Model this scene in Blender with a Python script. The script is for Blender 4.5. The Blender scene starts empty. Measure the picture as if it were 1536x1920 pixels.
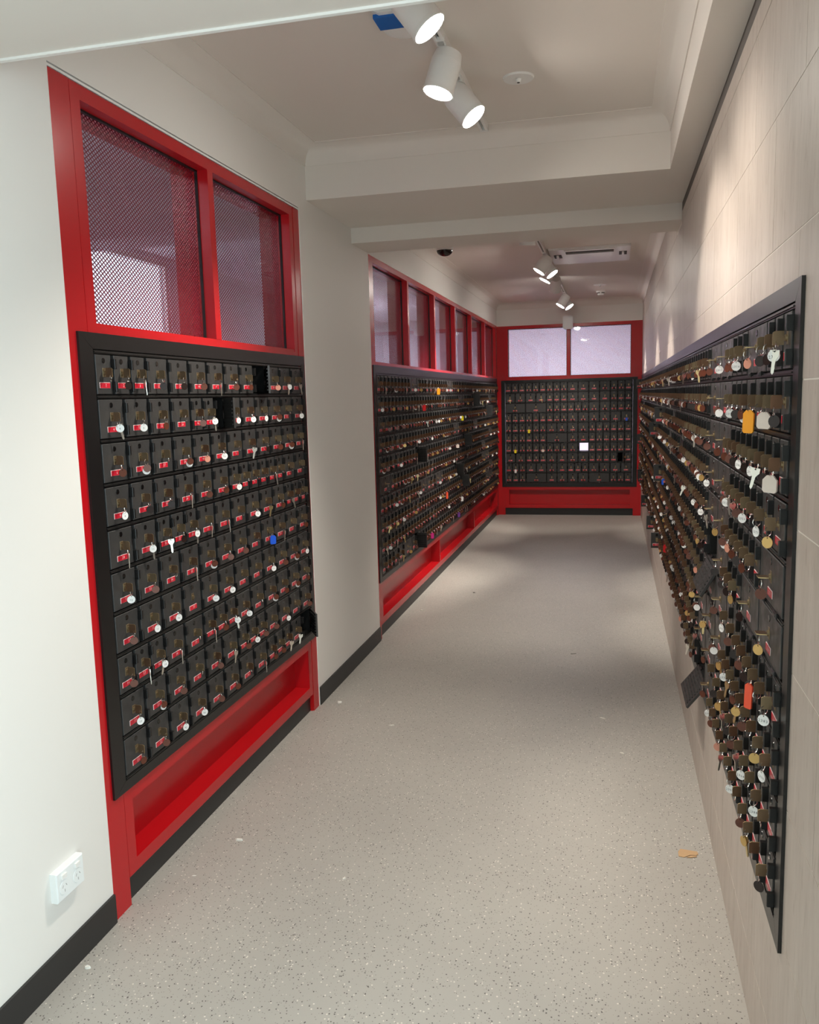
import bpy, math, random
import numpy as np
from mathutils import Matrix, Vector, Euler

random.seed(7)
scene = bpy.context.scene
C = scene.collection
R = math.radians

# ------------------------------------------------------------------ camera
cam_data = bpy.data.cameras.new('camera')
cam = bpy.data.objects.new('camera', cam_data); C.objects.link(cam)
FPX, YAW, PIT, ROL = 1564.78, -0.2418, -0.1361, -0.0269
fw = Vector((math.sin(YAW)*math.cos(PIT), math.cos(YAW)*math.cos(PIT), math.sin(PIT)))
rt = Vector((math.cos(YAW), -math.sin(YAW), 0)); up = rt.cross(fw)
rt2 = math.cos(ROL)*rt + math.sin(ROL)*up; up2 = -math.sin(ROL)*rt + math.cos(ROL)*up
cam.matrix_world = Matrix(((rt2.x, up2.x, -fw.x, 1.5046), (rt2.y, up2.y, -fw.y, 0.0), (rt2.z, up2.z, -fw.z, 1.6), (0, 0, 0, 1)))
cam_data.sensor_fit = 'VERTICAL'; cam_data.sensor_height = 24.0
cam_data.lens = FPX/1920*24.0
cam_data.clip_start = 0.05
scene.camera = cam
CAMP = Vector((1.5046, 0, 1.6))

# ------------------------------------------------------------------ world, exposure
SKY = 2.5
SPOT = 58.0
world = bpy.data.worlds.new('world'); scene.world = world; world.use_nodes = True
bg = world.node_tree.nodes['Background']
bg.inputs[0].default_value = (0.76, 0.94, 1.0, 1); bg.inputs[1].default_value = SKY
scene.view_settings.view_transform = 'Standard'
scene.view_settings.look = 'None'
scene.view_settings.gamma = 1.0
scene.view_settings.use_curve_mapping = False
scene.view_settings.exposure = 0.74

W = 1.851                       # corridor width: left wall x = 0, right wall x = W
YE = 11.148                     # end wall

# ------------------------------------------------------------------ materials
MATS = {}
def mat(name, col, rough=0.5, metal=0.0, spec=0.5, coat=0.0, emit=0.0, ecol=None):
    m = bpy.data.materials.new(name); m.use_nodes = True
    b = m.node_tree.nodes['Principled BSDF']
    b.inputs['Base Color'].default_value = (*col, 1)
    b.inputs['Roughness'].default_value = rough
    b.inputs['Metallic'].default_value = metal
    b.inputs['Specular IOR Level'].default_value = spec
    if coat: b.inputs['Coat Weight'].default_value = coat; b.inputs['Coat Roughness'].default_value = 0.1
    if emit:
        b.inputs['Emission Color'].default_value = (*(ecol or col), 1)
        b.inputs['Emission Strength'].default_value = emit
    MATS[name] = m
    return m
def nodes(m): return m.node_tree.nodes, m.node_tree.links, m.node_tree.nodes['Principled BSDF']
def add_noise_bump(m, scale, strength, dist=0.001, stretch=None):
    n, l, b = nodes(m)
    tc = n.new('ShaderNodeTexCoord'); mp = n.new('ShaderNodeMapping'); nz = n.new('ShaderNodeTexNoise'); bp = n.new('ShaderNodeBump')
    if stretch: mp.inputs['Scale'].default_value = stretch
    nz.inputs['Scale'].default_value = scale; nz.inputs['Detail'].default_value = 3
    bp.inputs['Strength'].default_value = strength; bp.inputs['Distance'].default_value = dist
    l.new(tc.outputs['Object'], mp.inputs[0]); l.new(mp.outputs[0], nz.inputs['Vector'])
    l.new(nz.outputs['Fac'], bp.inputs['Height']); l.new(bp.outputs[0], b.inputs['Normal'])
    return nz

mat('wall_paint', (0.80, 0.765, 0.72), 0.55); add_noise_bump(MATS['wall_paint'], 60, 0.05)
mat('ceiling_paint', (0.76, 0.705, 0.65), 0.7)
mat('trim_white', (0.85, 0.83, 0.80), 0.4)
mat('room_white', (0.78, 0.76, 0.80), 0.7)
mat('room_floor', (0.62, 0.60, 0.60), 0.6)
mat('red_gloss', (0.47, 0.005, 0.009), 0.27, spec=0.5); add_noise_bump(MATS['red_gloss'], 25, 0.03)
mat('mesh_red', (0.30, 0.010, 0.028), 0.45)
mat('gasket', (0.006, 0.004, 0.004), 0.5)
mat('black_frame', (0.007, 0.0062, 0.0062), 0.33); add_noise_bump(MATS['black_frame'], 80, 0.03)
mat('black_skirt', (0.016, 0.015, 0.015), 0.45)
mat('carcass_black', (0.005, 0.0048, 0.0048), 0.6, spec=0.3)
m = mat('door_black', (0.034, 0.0325, 0.032), 0.38, spec=0.5)
nz = add_noise_bump(m, 170, 0.22, 0.0006)
n, l, b = nodes(m)
cr = n.new('ShaderNodeMapRange'); nz2 = n.new('ShaderNodeTexNoise'); tc = n.new('ShaderNodeTexCoord')
nz2.inputs['Scale'].default_value = 22; nz2.inputs['Detail'].default_value = 5
l.new(tc.outputs['Object'], nz2.inputs['Vector']); l.new(nz2.outputs['Fac'], cr.inputs['Value'])
cr.inputs['From Min'].default_value = 0.3; cr.inputs['From Max'].default_value = 0.7
cr.inputs['To Min'].default_value = 0.28; cr.inputs['To Max'].default_value = 0.55
l.new(cr.outputs[0], b.inputs['Roughness'])
mat('hinge_black', (0.007, 0.0065, 0.0065), 0.34)
mat('viewer_black', (0.004, 0.004, 0.004), 0.15)
mat('rail_black', (0.014, 0.0135, 0.013), 0.3)
mat('brass', (0.50, 0.37, 0.19), 0.35, 0.9)
m = mat('bronze', (0.36, 0.25, 0.15), 0.38, 0.8)
n, l, b = nodes(m)                                    # key to key variation
oi = n.new('ShaderNodeObjectInfo'); rp = n.new('ShaderNodeValToRGB')
rp.color_ramp.elements[0].color = (0.17, 0.085, 0.05, 1); rp.color_ramp.elements[1].color = (0.25, 0.185, 0.11, 1)
l.new(oi.outputs['Random'], rp.inputs[0]); l.new(rp.outputs[0], b.inputs['Base Color'])
mat('steel', (0.78, 0.76, 0.72), 0.22, 1.0)
mat('silver_key', (0.72, 0.68, 0.60), 0.3, 0.85)
mat('brass_key', (0.70, 0.55, 0.28), 0.3, 0.85)
mat('tag_white', (0.86, 0.85, 0.83), 0.4)
mat('tag_brown', (0.13, 0.04, 0.022), 0.35, 0.25)
mat('tag_dark', (0.022, 0.012, 0.010), 0.35, 0.2)
mat('tag_salmon', (0.62, 0.27, 0.19), 0.4)
mat('tag_gold', (0.62, 0.40, 0.14), 0.35, 0.5)
mat('tag_ink', (0.06, 0.06, 0.07), 0.6)
mat('fob_orange', (0.90, 0.36, 0.015), 0.4)
mat('fob_yellow', (0.85, 0.72, 0.02), 0.4)
mat('fob_red', (0.70, 0.015, 0.02), 0.4)
mat('fob_coral', (0.90, 0.10, 0.04), 0.4)
mat('fob_blue', (0.02, 0.10, 0.62), 0.35)
mat('fob_purple', (0.16, 0.05, 0.30), 0.4)
mat('fob_magenta', (0.6, 0.02, 0.22), 0.4)
mat('fob_paper', (0.72, 0.62, 0.55), 0.7)
mat('label_red', (0.56, 0.012, 0.03), 0.35)
mat('label_white', (0.82, 0.70, 0.68), 0.5)
mat('fixture_white', (0.82, 0.81, 0.79), 0.35)
mat('fixture_grey', (0.40, 0.39, 0.37), 0.45)
mat('dark_slot', (0.03, 0.026, 0.024), 0.6)
mat('painted_gap_shade', (0.10, 0.085, 0.075), 0.7)  # shade of the recess above the tiles, put into the colour
mat('dome_black', (0.012, 0.007, 0.006), 0.12)
mat('lens_blue', (0.01, 0.14, 0.50), 0.2)
mat('lock_bronze', (0.22, 0.16, 0.09), 0.4, 0.8)
mat('lamp_glow', (1, 1, 1), 0.4, emit=76.0, ecol=(1.0, 0.96, 0.88))
mat('panel_glow', (1, 1, 1), 0.4, emit=95.0, ecol=(0.95, 0.85, 1.0))
mat('end_glow', (1, 1, 1), 0.4, emit=8.0, ecol=(0.93, 0.86, 1.0))
mat('near_glow', (1, 1, 1), 0.4, emit=9.0, ecol=(0.95, 0.82, 0.95))
mat('tube_glow', (1, 1, 1), 0.4, emit=6.0, ecol=(0.80, 0.95, 1.0))
mat('plastic_white', (0.84, 0.86, 0.85), 0.3)
mat('cardboard', (0.50, 0.32, 0.17), 0.8)
mat('debris_white', (0.80, 0.77, 0.70), 0.7)
mat('debris_grey', (0.22, 0.20, 0.18), 0.7)
mat('grout', (0.80, 0.74, 0.67), 0.8)

# thin glass: clear sheet with mirror-like reflection at its surface
m = bpy.data.materials.new('glass'); m.use_nodes = True; MATS['glass'] = m
n = m.node_tree.nodes; l = m.node_tree.links; n.remove(n['Principled BSDF'])
tr = n.new('ShaderNodeBsdfTransparent'); gl = n.new('ShaderNodeBsdfGlossy'); mx = n.new('ShaderNodeMixShader'); lw = n.new('ShaderNodeLayerWeight'); pw_ = n.new('ShaderNodeMath'); fr = n.new('ShaderNodeMath')
tr.inputs[0].default_value = (0.94, 0.96, 0.97, 1); gl.inputs['Roughness'].default_value = 0.02; pw_.operation = 'POWER'; pw_.inputs[1].default_value = 5.0; fr.operation = 'MULTIPLY_ADD'; fr.inputs[1].default_value = 0.35; fr.inputs[2].default_value = 0.03; lw.inputs['Blend'].default_value = 0.5
l.new(lw.outputs['Facing'], pw_.inputs[0]); l.new(pw_.outputs[0], fr.inputs[0])
l.new(fr.outputs[0], mx.inputs[0]); l.new(tr.outputs[0], mx.inputs[1]); l.new(gl.outputs[0], mx.inputs[2])
l.new(mx.outputs[0], n['Material Output'].inputs[0])

m = bpy.data.materials.new('dimming_glass'); m.use_nodes = True; MATS['dimming_glass'] = m
n = m.node_tree.nodes; l = m.node_tree.links; n.remove(n['Principled BSDF'])
tr = n.new('ShaderNodeBsdfTransparent'); tr.inputs[0].default_value = (0.62, 0.58, 0.62, 1)  # tint added to dim the sky seen through the rear window
l.new(tr.outputs[0], n['Material Output'].inputs[0])

# tile: grey-beige porcelain with fine vertical veining
m = mat('tile', (0.42, 0.37, 0.33), 0.42)
n, l, b = nodes(m)
geo = n.new('ShaderNodeNewGeometry'); mp = n.new('ShaderNodeMapping'); nz = n.new('ShaderNodeTexNoise'); rp = n.new('ShaderNodeValToRGB')
mp.inputs['Scale'].default_value = (1, 9, 1.4); nz.inputs['Scale'].default_value = 3.0; nz.inputs['Detail'].default_value = 7; nz.inputs['Roughness'].default_value = 0.62
rp.color_ramp.elements[0].position = 0.30; rp.color_ramp.elements[0].color = (0.445, 0.375, 0.325, 1)
rp.color_ramp.elements[1].position = 0.72; rp.color_ramp.elements[1].color = (0.54, 0.465, 0.41, 1)
l.new(geo.outputs['Position'], mp.inputs[0]); l.new(mp.outputs[0], nz.inputs['Vector']); l.new(nz.outputs['Fac'], rp.inputs[0])
mp2 = n.new('ShaderNodeMapping'); nz2 = n.new('ShaderNodeTexNoise'); rp2 = n.new('ShaderNodeValToRGB'); mxc = n.new('ShaderNodeMix'); mxc.data_type = 'RGBA'; mxc.blend_type = 'MULTIPLY'
mp2.inputs['Scale'].default_value = (1, 60, 16); nz2.inputs['Scale'].default_value = 1.0; nz2.inputs['Detail'].default_value = 4
rp2.color_ramp.elements[0].position = 0.30; rp2.color_ramp.elements[0].color = (0.84, 0.81, 0.79, 1); rp2.color_ramp.elements[1].position = 0.42; rp2.color_ramp.elements[1].color = (1, 1, 1, 1)
l.new(geo.outputs['Position'], mp2.inputs[0]); l.new(mp2.outputs[0], nz2.inputs['Vector']); l.new(nz2.outputs['Fac'], rp2.inputs[0])
mxc.inputs[0].default_value = 1.0; l.new(rp.outputs[0], mxc.inputs[6]); l.new(rp2.outputs[0], mxc.inputs[7]); l.new(mxc.outputs[2], b.inputs['Base Color'])

# floor: grey vinyl with dark and light chips
m = mat('vinyl', (0.40, 0.38, 0.35), 0.5)
n, l, b = nodes(m)
geo = n.new('ShaderNodeNewGeometry')
def chips(scale, thr, keep):
    v = n.new('ShaderNodeTexVoronoi'); v.inputs['Scale'].default_value = scale; v.inputs['Randomness'].default_value = 1
    l.new(geo.outputs['Position'], v.inputs['Vector'])
    lt = n.new('ShaderNodeMath'); lt.operation = 'LESS_THAN'; lt.inputs[1].default_value = thr; l.new(v.outputs['Distance'], lt.inputs[0])
    sp = n.new('ShaderNodeSeparateColor'); l.new(v.outputs['Color'], sp.inputs[0])
    k = n.new('ShaderNodeMath'); k.operation = 'LESS_THAN'; k.inputs[1].default_value = keep; l.new(sp.outputs[0], k.inputs[0])
    mu = n.new('ShaderNodeMath'); mu.operation = 'MULTIPLY'; l.new(lt.outputs[0], mu.inputs[0]); l.new(k.outputs[0], mu.inputs[1])
    return mu
nz = n.new('ShaderNodeTexNoise'); nz.inputs['Scale'].default_value = 1.3; nz.inputs['Detail'].default_value = 6; l.new(geo.outputs['Position'], nz.inputs['Vector'])
rp = n.new('ShaderNodeValToRGB'); l.new(nz.outputs['Fac'], rp.inputs[0])
rp.color_ramp.elements[0].position = 0.3; rp.color_ramp.elements[0].color = (0.375, 0.352, 0.318, 1)
rp.color_ramp.elements[1].position = 0.7; rp.color_ramp.elements[1].color = (0.43, 0.405, 0.365, 1)
cur = rp.outputs[0]
for (sc, thr, keep, col) in ((120, 0.26, 0.20, (0.09, 0.08, 0.075, 1)), (105, 0.27, 0.15, (0.66, 0.62, 0.55, 1)), (170, 0.30, 0.22, (0.27, 0.25, 0.225, 1)), (70, 0.17, 0.10, (0.10, 0.09, 0.08, 1))):
    mk = chips(sc, thr, keep); mx = n.new('ShaderNodeMix'); mx.data_type = 'RGBA'
    mx.inputs[7].default_value = col; l.new(mk.outputs[0], mx.inputs[0]); l.new(cur, mx.inputs[6]); cur = mx.outputs[2]
l.new(cur, b.inputs['Base Color'])

# ------------------------------------------------------------------ mesh helpers
class Geo:
    """faces with a material name each; transforms and joins"""
    def __init__(self): self.v = []; self.f = []; self.m = []; self.s = []
    def face(self, idx, mt, sm=False): self.f.append(tuple(idx)); self.m.append(mt); self.s.append(sm)
    def add(self, g, M=None):
        o = len(self.v)
        if M is None: self.v.extend(g.v)
        else:
            a = np.array(g.v, float); A = np.array(M)
            self.v.extend(map(tuple, a @ A[:3, :3].T + A[:3, 3]))
        self.f.extend(tuple(i+o for i in f) for f in g.f); self.m.extend(g.m); self.s.extend(g.s)
        return self
    def box(self, x0, x1, y0, y1, z0, z1, mt):
        o = len(self.v)
        self.v += [(x0, y0, z0), (x1, y0, z0), (x1, y1, z0), (x0, y1, z0), (x0, y0, z1), (x1, y0, z1), (x1, y1, z1), (x0, y1, z1)]
        for f in ((0, 3, 2, 1), (4, 5, 6, 7), (0, 1, 5, 4), (1, 2, 6, 5), (2, 3, 7, 6), (3, 0, 4, 7)): self.face([i+o for i in f], mt)
        return self
    def plate(self, x0, x1, z0, z1, yb, yf, bev, mt):
        """slab whose front (towards -y) edge is bevelled"""
        o = len(self.v)
        self.v += [(x0, yb, z0), (x1, yb, z0), (x1, yb, z1), (x0, yb, z1),
                   (x0, yf+bev, z0), (x1, yf+bev, z0), (x1, yf+bev, z1), (x0, yf+bev, z1),
                   (x0+bev, yf, z0+bev), (x1-bev, yf, z0+bev), (x1-bev, yf, z1-bev), (x0+bev, yf, z1-bev)]
        for a in (0, 4):
            for i in range(4): j = (i+1) % 4; self.face((o+a+i, o+a+j, o+a+4+j, o+a+4+i), mt)
        self.face((o+8, o+9, o+10, o+11), mt); self.face((o+3, o+2, o+1, o), mt)
        return self
    def prism(self, pts, y0, y1, mt):
        """polygon of (x, z) extruded along y"""
        o = len(self.v); k = len(pts)
        self.v += [(x, y0, z) for x, z in pts] + [(x, y1, z) for x, z in pts]
        self.face(range(o, o+k), mt); self.face(range(o+2*k-1, o+k-1, -1), mt)
        for i in range(k): j = (i+1) % k; self.face((o+j, o+i, o+k+i, o+k+j), mt)
        return self
    def cyl(self, c, ax, r0, r1, h, seg, mt, cap0=True, cap1=True, capm=None):
        """cylinder or cone from c along unit axis ax"""
        ax = Vector(ax).normalized(); a = ax.orthogonal().normalized(); b_ = ax.cross(a); c = Vector(c); o = len(self.v)
        for (p, r) in ((c, r0), (c+ax*h, r1)):
            for i in range(seg):
                t = 2*math.pi*i/seg; q = p+(a*math.cos(t)+b_*math.sin(t))*r; self.v.append(tuple(q))
        for i in range(seg): j = (i+1) % seg; self.face((o+i, o+j, o+seg+j, o+seg+i), mt, True)
        if cap0: self.face(range(o+seg-1, o-1, -1), mt)
        if cap1: self.face(range(o+seg, o+2*seg), capm or mt)
        return self
    def ring(self, c, ax, R_, r, seg, sub, mt):
        ax = Vector(ax).normalized(); a = ax.orthogonal().normalized(); b_ = ax.cross(a); c = Vector(c); o = len(self.v)
        for i in range(seg):
            t = 2*math.pi*i/seg; d = a*math.cos(t)+b_*math.sin(t)
            for k in range(sub):
                u = 2*math.pi*k/sub; self.v.append(tuple(c+d*(R_+r*math.cos(u))+ax*r*math.sin(u)))
        for i in range(seg):
            for k in range(sub):
                i2 = (i+1) % seg; k2 = (k+1) % sub
                self.face((o+i*sub+k, o+i2*sub+k, o+i2*sub+k2, o+i*sub+k2), mt, True)
        return self
    def mesh(self, name):
        me = bpy.data.meshes.new(name)
        me.from_pydata(self.v, [], self.f)
        names = list(dict.fromkeys(self.m))
        for nm in names: me.materials.append(MATS[nm])
        ix = {nm: i for i, nm in enumerate(names)}
        me.polygons.foreach_set('material_index', [ix[x] for x in self.m])
        if any(self.s):
            me.polygons.foreach_set('use_smooth', [bool(x) for x in self.s])
            me.update(); me.set_sharp_from_angle(angle=R(40))
        me.update()
        return me
    def build(self, name, parent=None, loc=(0, 0, 0), rot=None):
        return put(name, self.mesh(name), parent, loc, rot)

def put(name, me, parent=None, loc=(0, 0, 0), rot=None):
    o = bpy.data.objects.new(name, me); C.objects.link(o); o.location = loc
    if rot is not None: o.rotation_euler = rot
    if parent: o.parent = parent
    return o
def tag(o, label=None, cat=None, group=None, kind=None):
    if label: o['label'] = label
    if cat: o['category'] = cat
    if group: o['group'] = group
    if kind: o['kind'] = kind
    return o
def thing(name, label, cat, loc=(0, 0, 0), rz=0.0, group=None):
    o = bpy.data.objects.new(name, None); C.objects.link(o); o.location = loc; o.rotation_euler = (0, 0, rz)
    o.empty_display_size = 0.1
    return tag(o, label, cat, group)
def struct(o): o['kind'] = 'structure'; return o
def ibox(name, x0, x1, y0, y1, z0, z1, mt, parent=None):
    g = Geo(); g.box(x0, x1, y0, y1, z0, z1, mt); return g.build(name, parent)

# ------------------------------------------------------------------ room shell
LN0, LN1 = 2.118, 3.993          # near left frame
LF0 = 5.195                      # far left frame starts, runs to the end wall
ZF = 2.50                        # red frame top
Y_BACK = -1.3                    # wall behind the camera
Y_OPEN = 1.30                    # nearer than this the right side is open to a daylit entrance

g = Geo(); g.box(-0.2, W+0.2, Y_BACK-0.15, YE+0.2, -0.1, 0.0, 'vinyl'); g.box(W+0.2, W+1.6, Y_BACK-0.15, Y_OPEN, -0.1, 0.0, 'vinyl')
struct(g.build('floor'))
struct(ibox('wall_back', -0.15, W+0.2, Y_BACK-0.15, Y_BACK, 0, 3.0, 'wall_paint'))

g = Geo()
g.box(-0.15, 0, Y_BACK, LN0, 0, 3.0, 'wall_paint')
g.box(-0.15, 0, LN1+0.008, LF0, 0, 3.0, 'wall_paint')
g.box(-0.15, 0, LN0, LN1+0.008, 2.535, 3.0, 'wall_paint')
g.box(-0.15, 0, LF0, YE+0.15, ZF, 3.0, 'wall_paint')
struct(g.build('wall_left'))
struct(ibox('wall_end', 0.0, W+0.2, YE, YE+0.15, 2.492, 3.0, 'wall_paint'))

# white edging around the near frame
g = Geo(); g.box(-0.02, 0.003, LN1, LN1+0.009, 0, 2.525, 'trim_white'); g.box(-0.02, 0.0, LN0, LN1, 2.523, 2.530, 'trim_white')
struct(g.build('trim_1'))

g = Geo(); g.box(0, 0.008, Y_BACK, LN0-0.001, 0, 0.094, 'black_skirt'); g.box(0, 0.008, LN1+0.010, LF0-0.001, 0, 0.094, 'black_skirt')
struct(g.build('baseboard_left'))

# ceiling: slabs at two heights, beams, soffit near the camera, bulkhead along the right wall
ceil_o = Geo()
ceil_o.box(-0.15, W+0.2, 1.87, 4.2, 2.84, 3.0, 'ceiling_paint'); ceil_o.box(-0.15, W+0.2, 5.0, YE+0.15, 2.785, 3.0, 'ceiling_paint')
ceil_o = struct(ceil_o.build('ceiling'))
ibox('beam', 0, W+0.1, 4.115, 4.85, 2.592, 2.99, 'ceiling_paint', ceil_o)
ibox('beam', 0, W+0.1, 4.8505, 5.193, 2.505, 2.99, 'ceiling_paint', ceil_o)
g = Geo(); g.box(0, W+0.1, Y_BACK, 1.87, 2.44, 2.99, 'ceiling_paint'); g.box(0, W, 1.862, 1.874, 2.434, 2.446, 'trim_white')
g.build('soffit', ceil_o)
ibox('bulkhead', 1.745, W+0.1, 1.871, 4.1145, 2.592, 2.99, 'ceiling_paint', ceil_o)
def cove(x0, x1, y0, y1, zc, r, seg=6):
    g = Geo(); rows = []
    for k in range(seg+1):
        t = math.pi/2*k/seg; d = r*(1-math.cos(t)); z = zc-r+r*math.sin(t)      # concave quarter round
        d = r - r*math.cos(t); z = zc - r*(1-math.sin(t))
        rows.append((d, z))
    prof = [(0.0, zc-r-0.003), (0.004, zc-r-0.003)] + [(0.004+d, z-0.003) for d, z in rows] + [(r+0.0045, zc)]
    for d, z in prof:
        g.v += [(x0+d, y0+d, z), (x1-d, y0+d, z), (x1-d, y1-d, z), (x0+d, y1-d, z)]
    for i in range(len(prof)-1):
        for k in range(4):
            j = (k+1) % 4; g.face((i*4+k, i*4+j, i*4+4+j, i*4+4+k), 'ceiling_paint', True)
    return g
cove(0.0, 1.745, 1.874, 4.115, 2.84, 0.083).build('cornice', ceil_o)
cove(0.0, W, 5.193, YE, 2.785, 0.083).build('cornice', ceil_o)

# right wall: backing and single tiles
RB = dict(y0=1.730, y1=11.10, z0=0.430, z1=1.807)     # black frame of the right bank
g = Geo(); X0, X1 = W+0.0012, W+0.16
g.box(X0, X1, Y_OPEN, RB['y0']+0.02, 0, 3.0, 'grout'); g.box(X0, X1, RB['y0']+0.02, YE+0.15, 0, RB['z0']+0.02, 'grout')
g.box(X0, X1, RB['y0']+0.02, YE+0.15, RB['z1']-0.02, 3.0, 'grout'); g.box(X0, X1, RB['y1']-0.02, YE+0.15, RB['z0'], RB['z1'], 'grout')
wr = struct(g.build('wall_right'))
TH, TL, JT = 0.2885, 0.588, 0.0032
zl = [2.48-TH*k for k in range(8, -1, -1)]
rowsz = [(0.0, zl[0])] + [(zl[i], zl[i+1]) for i in range(8)] + [(zl[8], zl[8]+TH)]
for ri, (za, zb) in enumerate(rowsz):
    ph = 2.09 if ri % 2 == 1 else 2.386
    k0 = math.floor((Y_OPEN-ph)/TL)
    for k in range(k0, 30):
        ya, yb = ph+k*TL, ph+(k+1)*TL
        ya2, yb2 = max(ya, Y_OPEN), min(yb, YE)
        if yb2-ya2 < 0.02: continue
        ztop = zb
        segs = [(ya2, yb2)]
        if ri == 9: segs = [(ya2, min(yb2, 4.85)), (max(ya2, 5.193), yb2)]
        g = Geo()
        for (a, b_) in segs:
            if b_-a < 0.01: continue
            zt = min(zb, 2.545) if (ri == 9 and a < 4.85) else zb
            a += JT/2; b_ -= JT/2; c0, c1 = za+JT/2, zt-JT/2
            if c1-c0 < 0.004: continue
            if ri == 0: c0 = 0.0
            r = RB
            if b_ <= r['y0'] or a >= r['y1'] or c1 <= r['z0'] or c0 >= r['z1']: parts = [(a, b_, c0, c1)]
            else:
                parts = []
                if a < r['y0']: parts.append((a, r['y0'], c0, c1))
                if b_ > r['y1']: parts.append((r['y1'], b_, c0, c1))
                m0, m1 = max(a, r['y0']), min(b_, r['y1'])
                if c0 < r['z0']: parts.append((m0, m1, c0, r['z0']))
                if c1 > r['z1']: parts.append((m0, m1, r['z1'], c1))
            for (p0, p1, q0, q1) in parts:
                if p1-p0 > 0.003 and q1-q0 > 0.003: g.box(W, W+0.006, p0, p1, q0, q1, 'tile')
        if g.v: g.build('tile', wr)
struct(ibox('gap_shade_strip', W+0.001, W+0.004, Y_OPEN, 4.85, 2.546, 2.592, 'painted_gap_shade'))  # flat strip painted dark for the shade in the gap over the tiles

# rooms behind the windows (sorting rooms), seen through glass and mesh
XB = -2.4
g = Geo()
g.box(XB-0.1, XB, -0.5, 4.6, 0, 3.0, 'room_white'); g.box(XB-0.1, XB, 7.03, YE+3.2, 0, 3.0, 'room_white'); g.box(XB-0.1, XB, 4.6, 7.03, 0, 1.9, 'room_white')
g.box(XB-0.1, XB, 4.6, 7.03, 2.86, 3.0, 'room_white')
g.box(XB-0.1, -0.15, -0.6, -0.5, 0, 3.0, 'room_white')
g.box(XB-0.1, W+1.7, YE+3.1, YE+3.2, 0, 3.0, 'room_white')
g.box(W+1.6, W+1.7, YE+0.2, YE+3.1, 0, 3.0, 'room_white'); g.box(W+0.2, W+1.7, YE+0.15, YE+0.2, 0, 3.0, 'room_white')
struct(g.build('wall_rear'))
g = Geo()
for (a_, b_, c_, d_) in ((4.6, 4.64, 1.9, 2.86), (6.99, 7.03, 1.9, 2.86), (4.64, 6.99, 1.9, 1.94), (4.64, 6.99, 2.82, 2.86)): g.box(XB-0.08, XB-0.02, a_, b_, c_, d_, 'trim_white')
wn = struct(g.build('window_1'))
g = Geo(); g.box(XB-0.055, XB-0.05, 4.64, 6.99, 1.94, 2.82, 'dimming_glass'); g.build('pane', wn)
g = Geo(); g.box(XB-0.1, -0.15, -0.6, YE+3.2, 2.9, 3.0, 'room_white'); g.box(-0.15, W+1.7, YE+0.15, YE+3.2, 2.9, 3.0, 'room_white')
cr_ = struct(g.build('ceiling_rear'))
ibox('beam', XB, -0.35, 4.75, 5.1, 2.62, 2.9, 'room_white', cr_)
g = Geo(); g.box(XB-0.1, -0.15, -0.6, YE+3.2, -0.1, 0, 'room_floor'); g.box(-0.15, W+1.7, YE+0.2, YE+3.2, -0.1, 0, 'room_floor')
struct(g.build('floor_rear'))

# ------------------------------------------------------------------ red partition frames
def mesh_panel(w, h, pw=0.0195, ph=0.0142, st=0.0038, th=0.0005):
    """expanded metal: zig-zag strands that meet at the knuckles and leave lens shaped holes"""
    g = Geo(); nx = round(w/pw); nr = round(h/(ph/2)); sx = w/nx; sz = h/nr
    for k in range(nr+1):
        s = 1 if k % 2 == 0 else -1; o = len(g.v); cnt = 0
        for i in range(nx*4+1):
            zc = k*sz+s*sz*0.5*(1, 0, -1, 0)[i % 4]
            z0 = min(max(zc-st/2, 0), h); z1 = min(max(zc+st/2, 0), h); x = i*sx/4
            g.v += [(x, -th, z0), (x, -th, z1), (x, th, z0), (x, th, z1)]; cnt += 1
        for i in range(cnt-1):
            q = o+4*i; g.face((q, q+4, q+5, q+1), 'mesh_red'); g.face((q+2, q+3, q+7, q+6), 'mesh_red'); g.face((q+1, q+5, q+7, q+3), 'mesh_red')
    return g.mesh('mesh_panel')
PANEL_CACHE = {}
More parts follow.
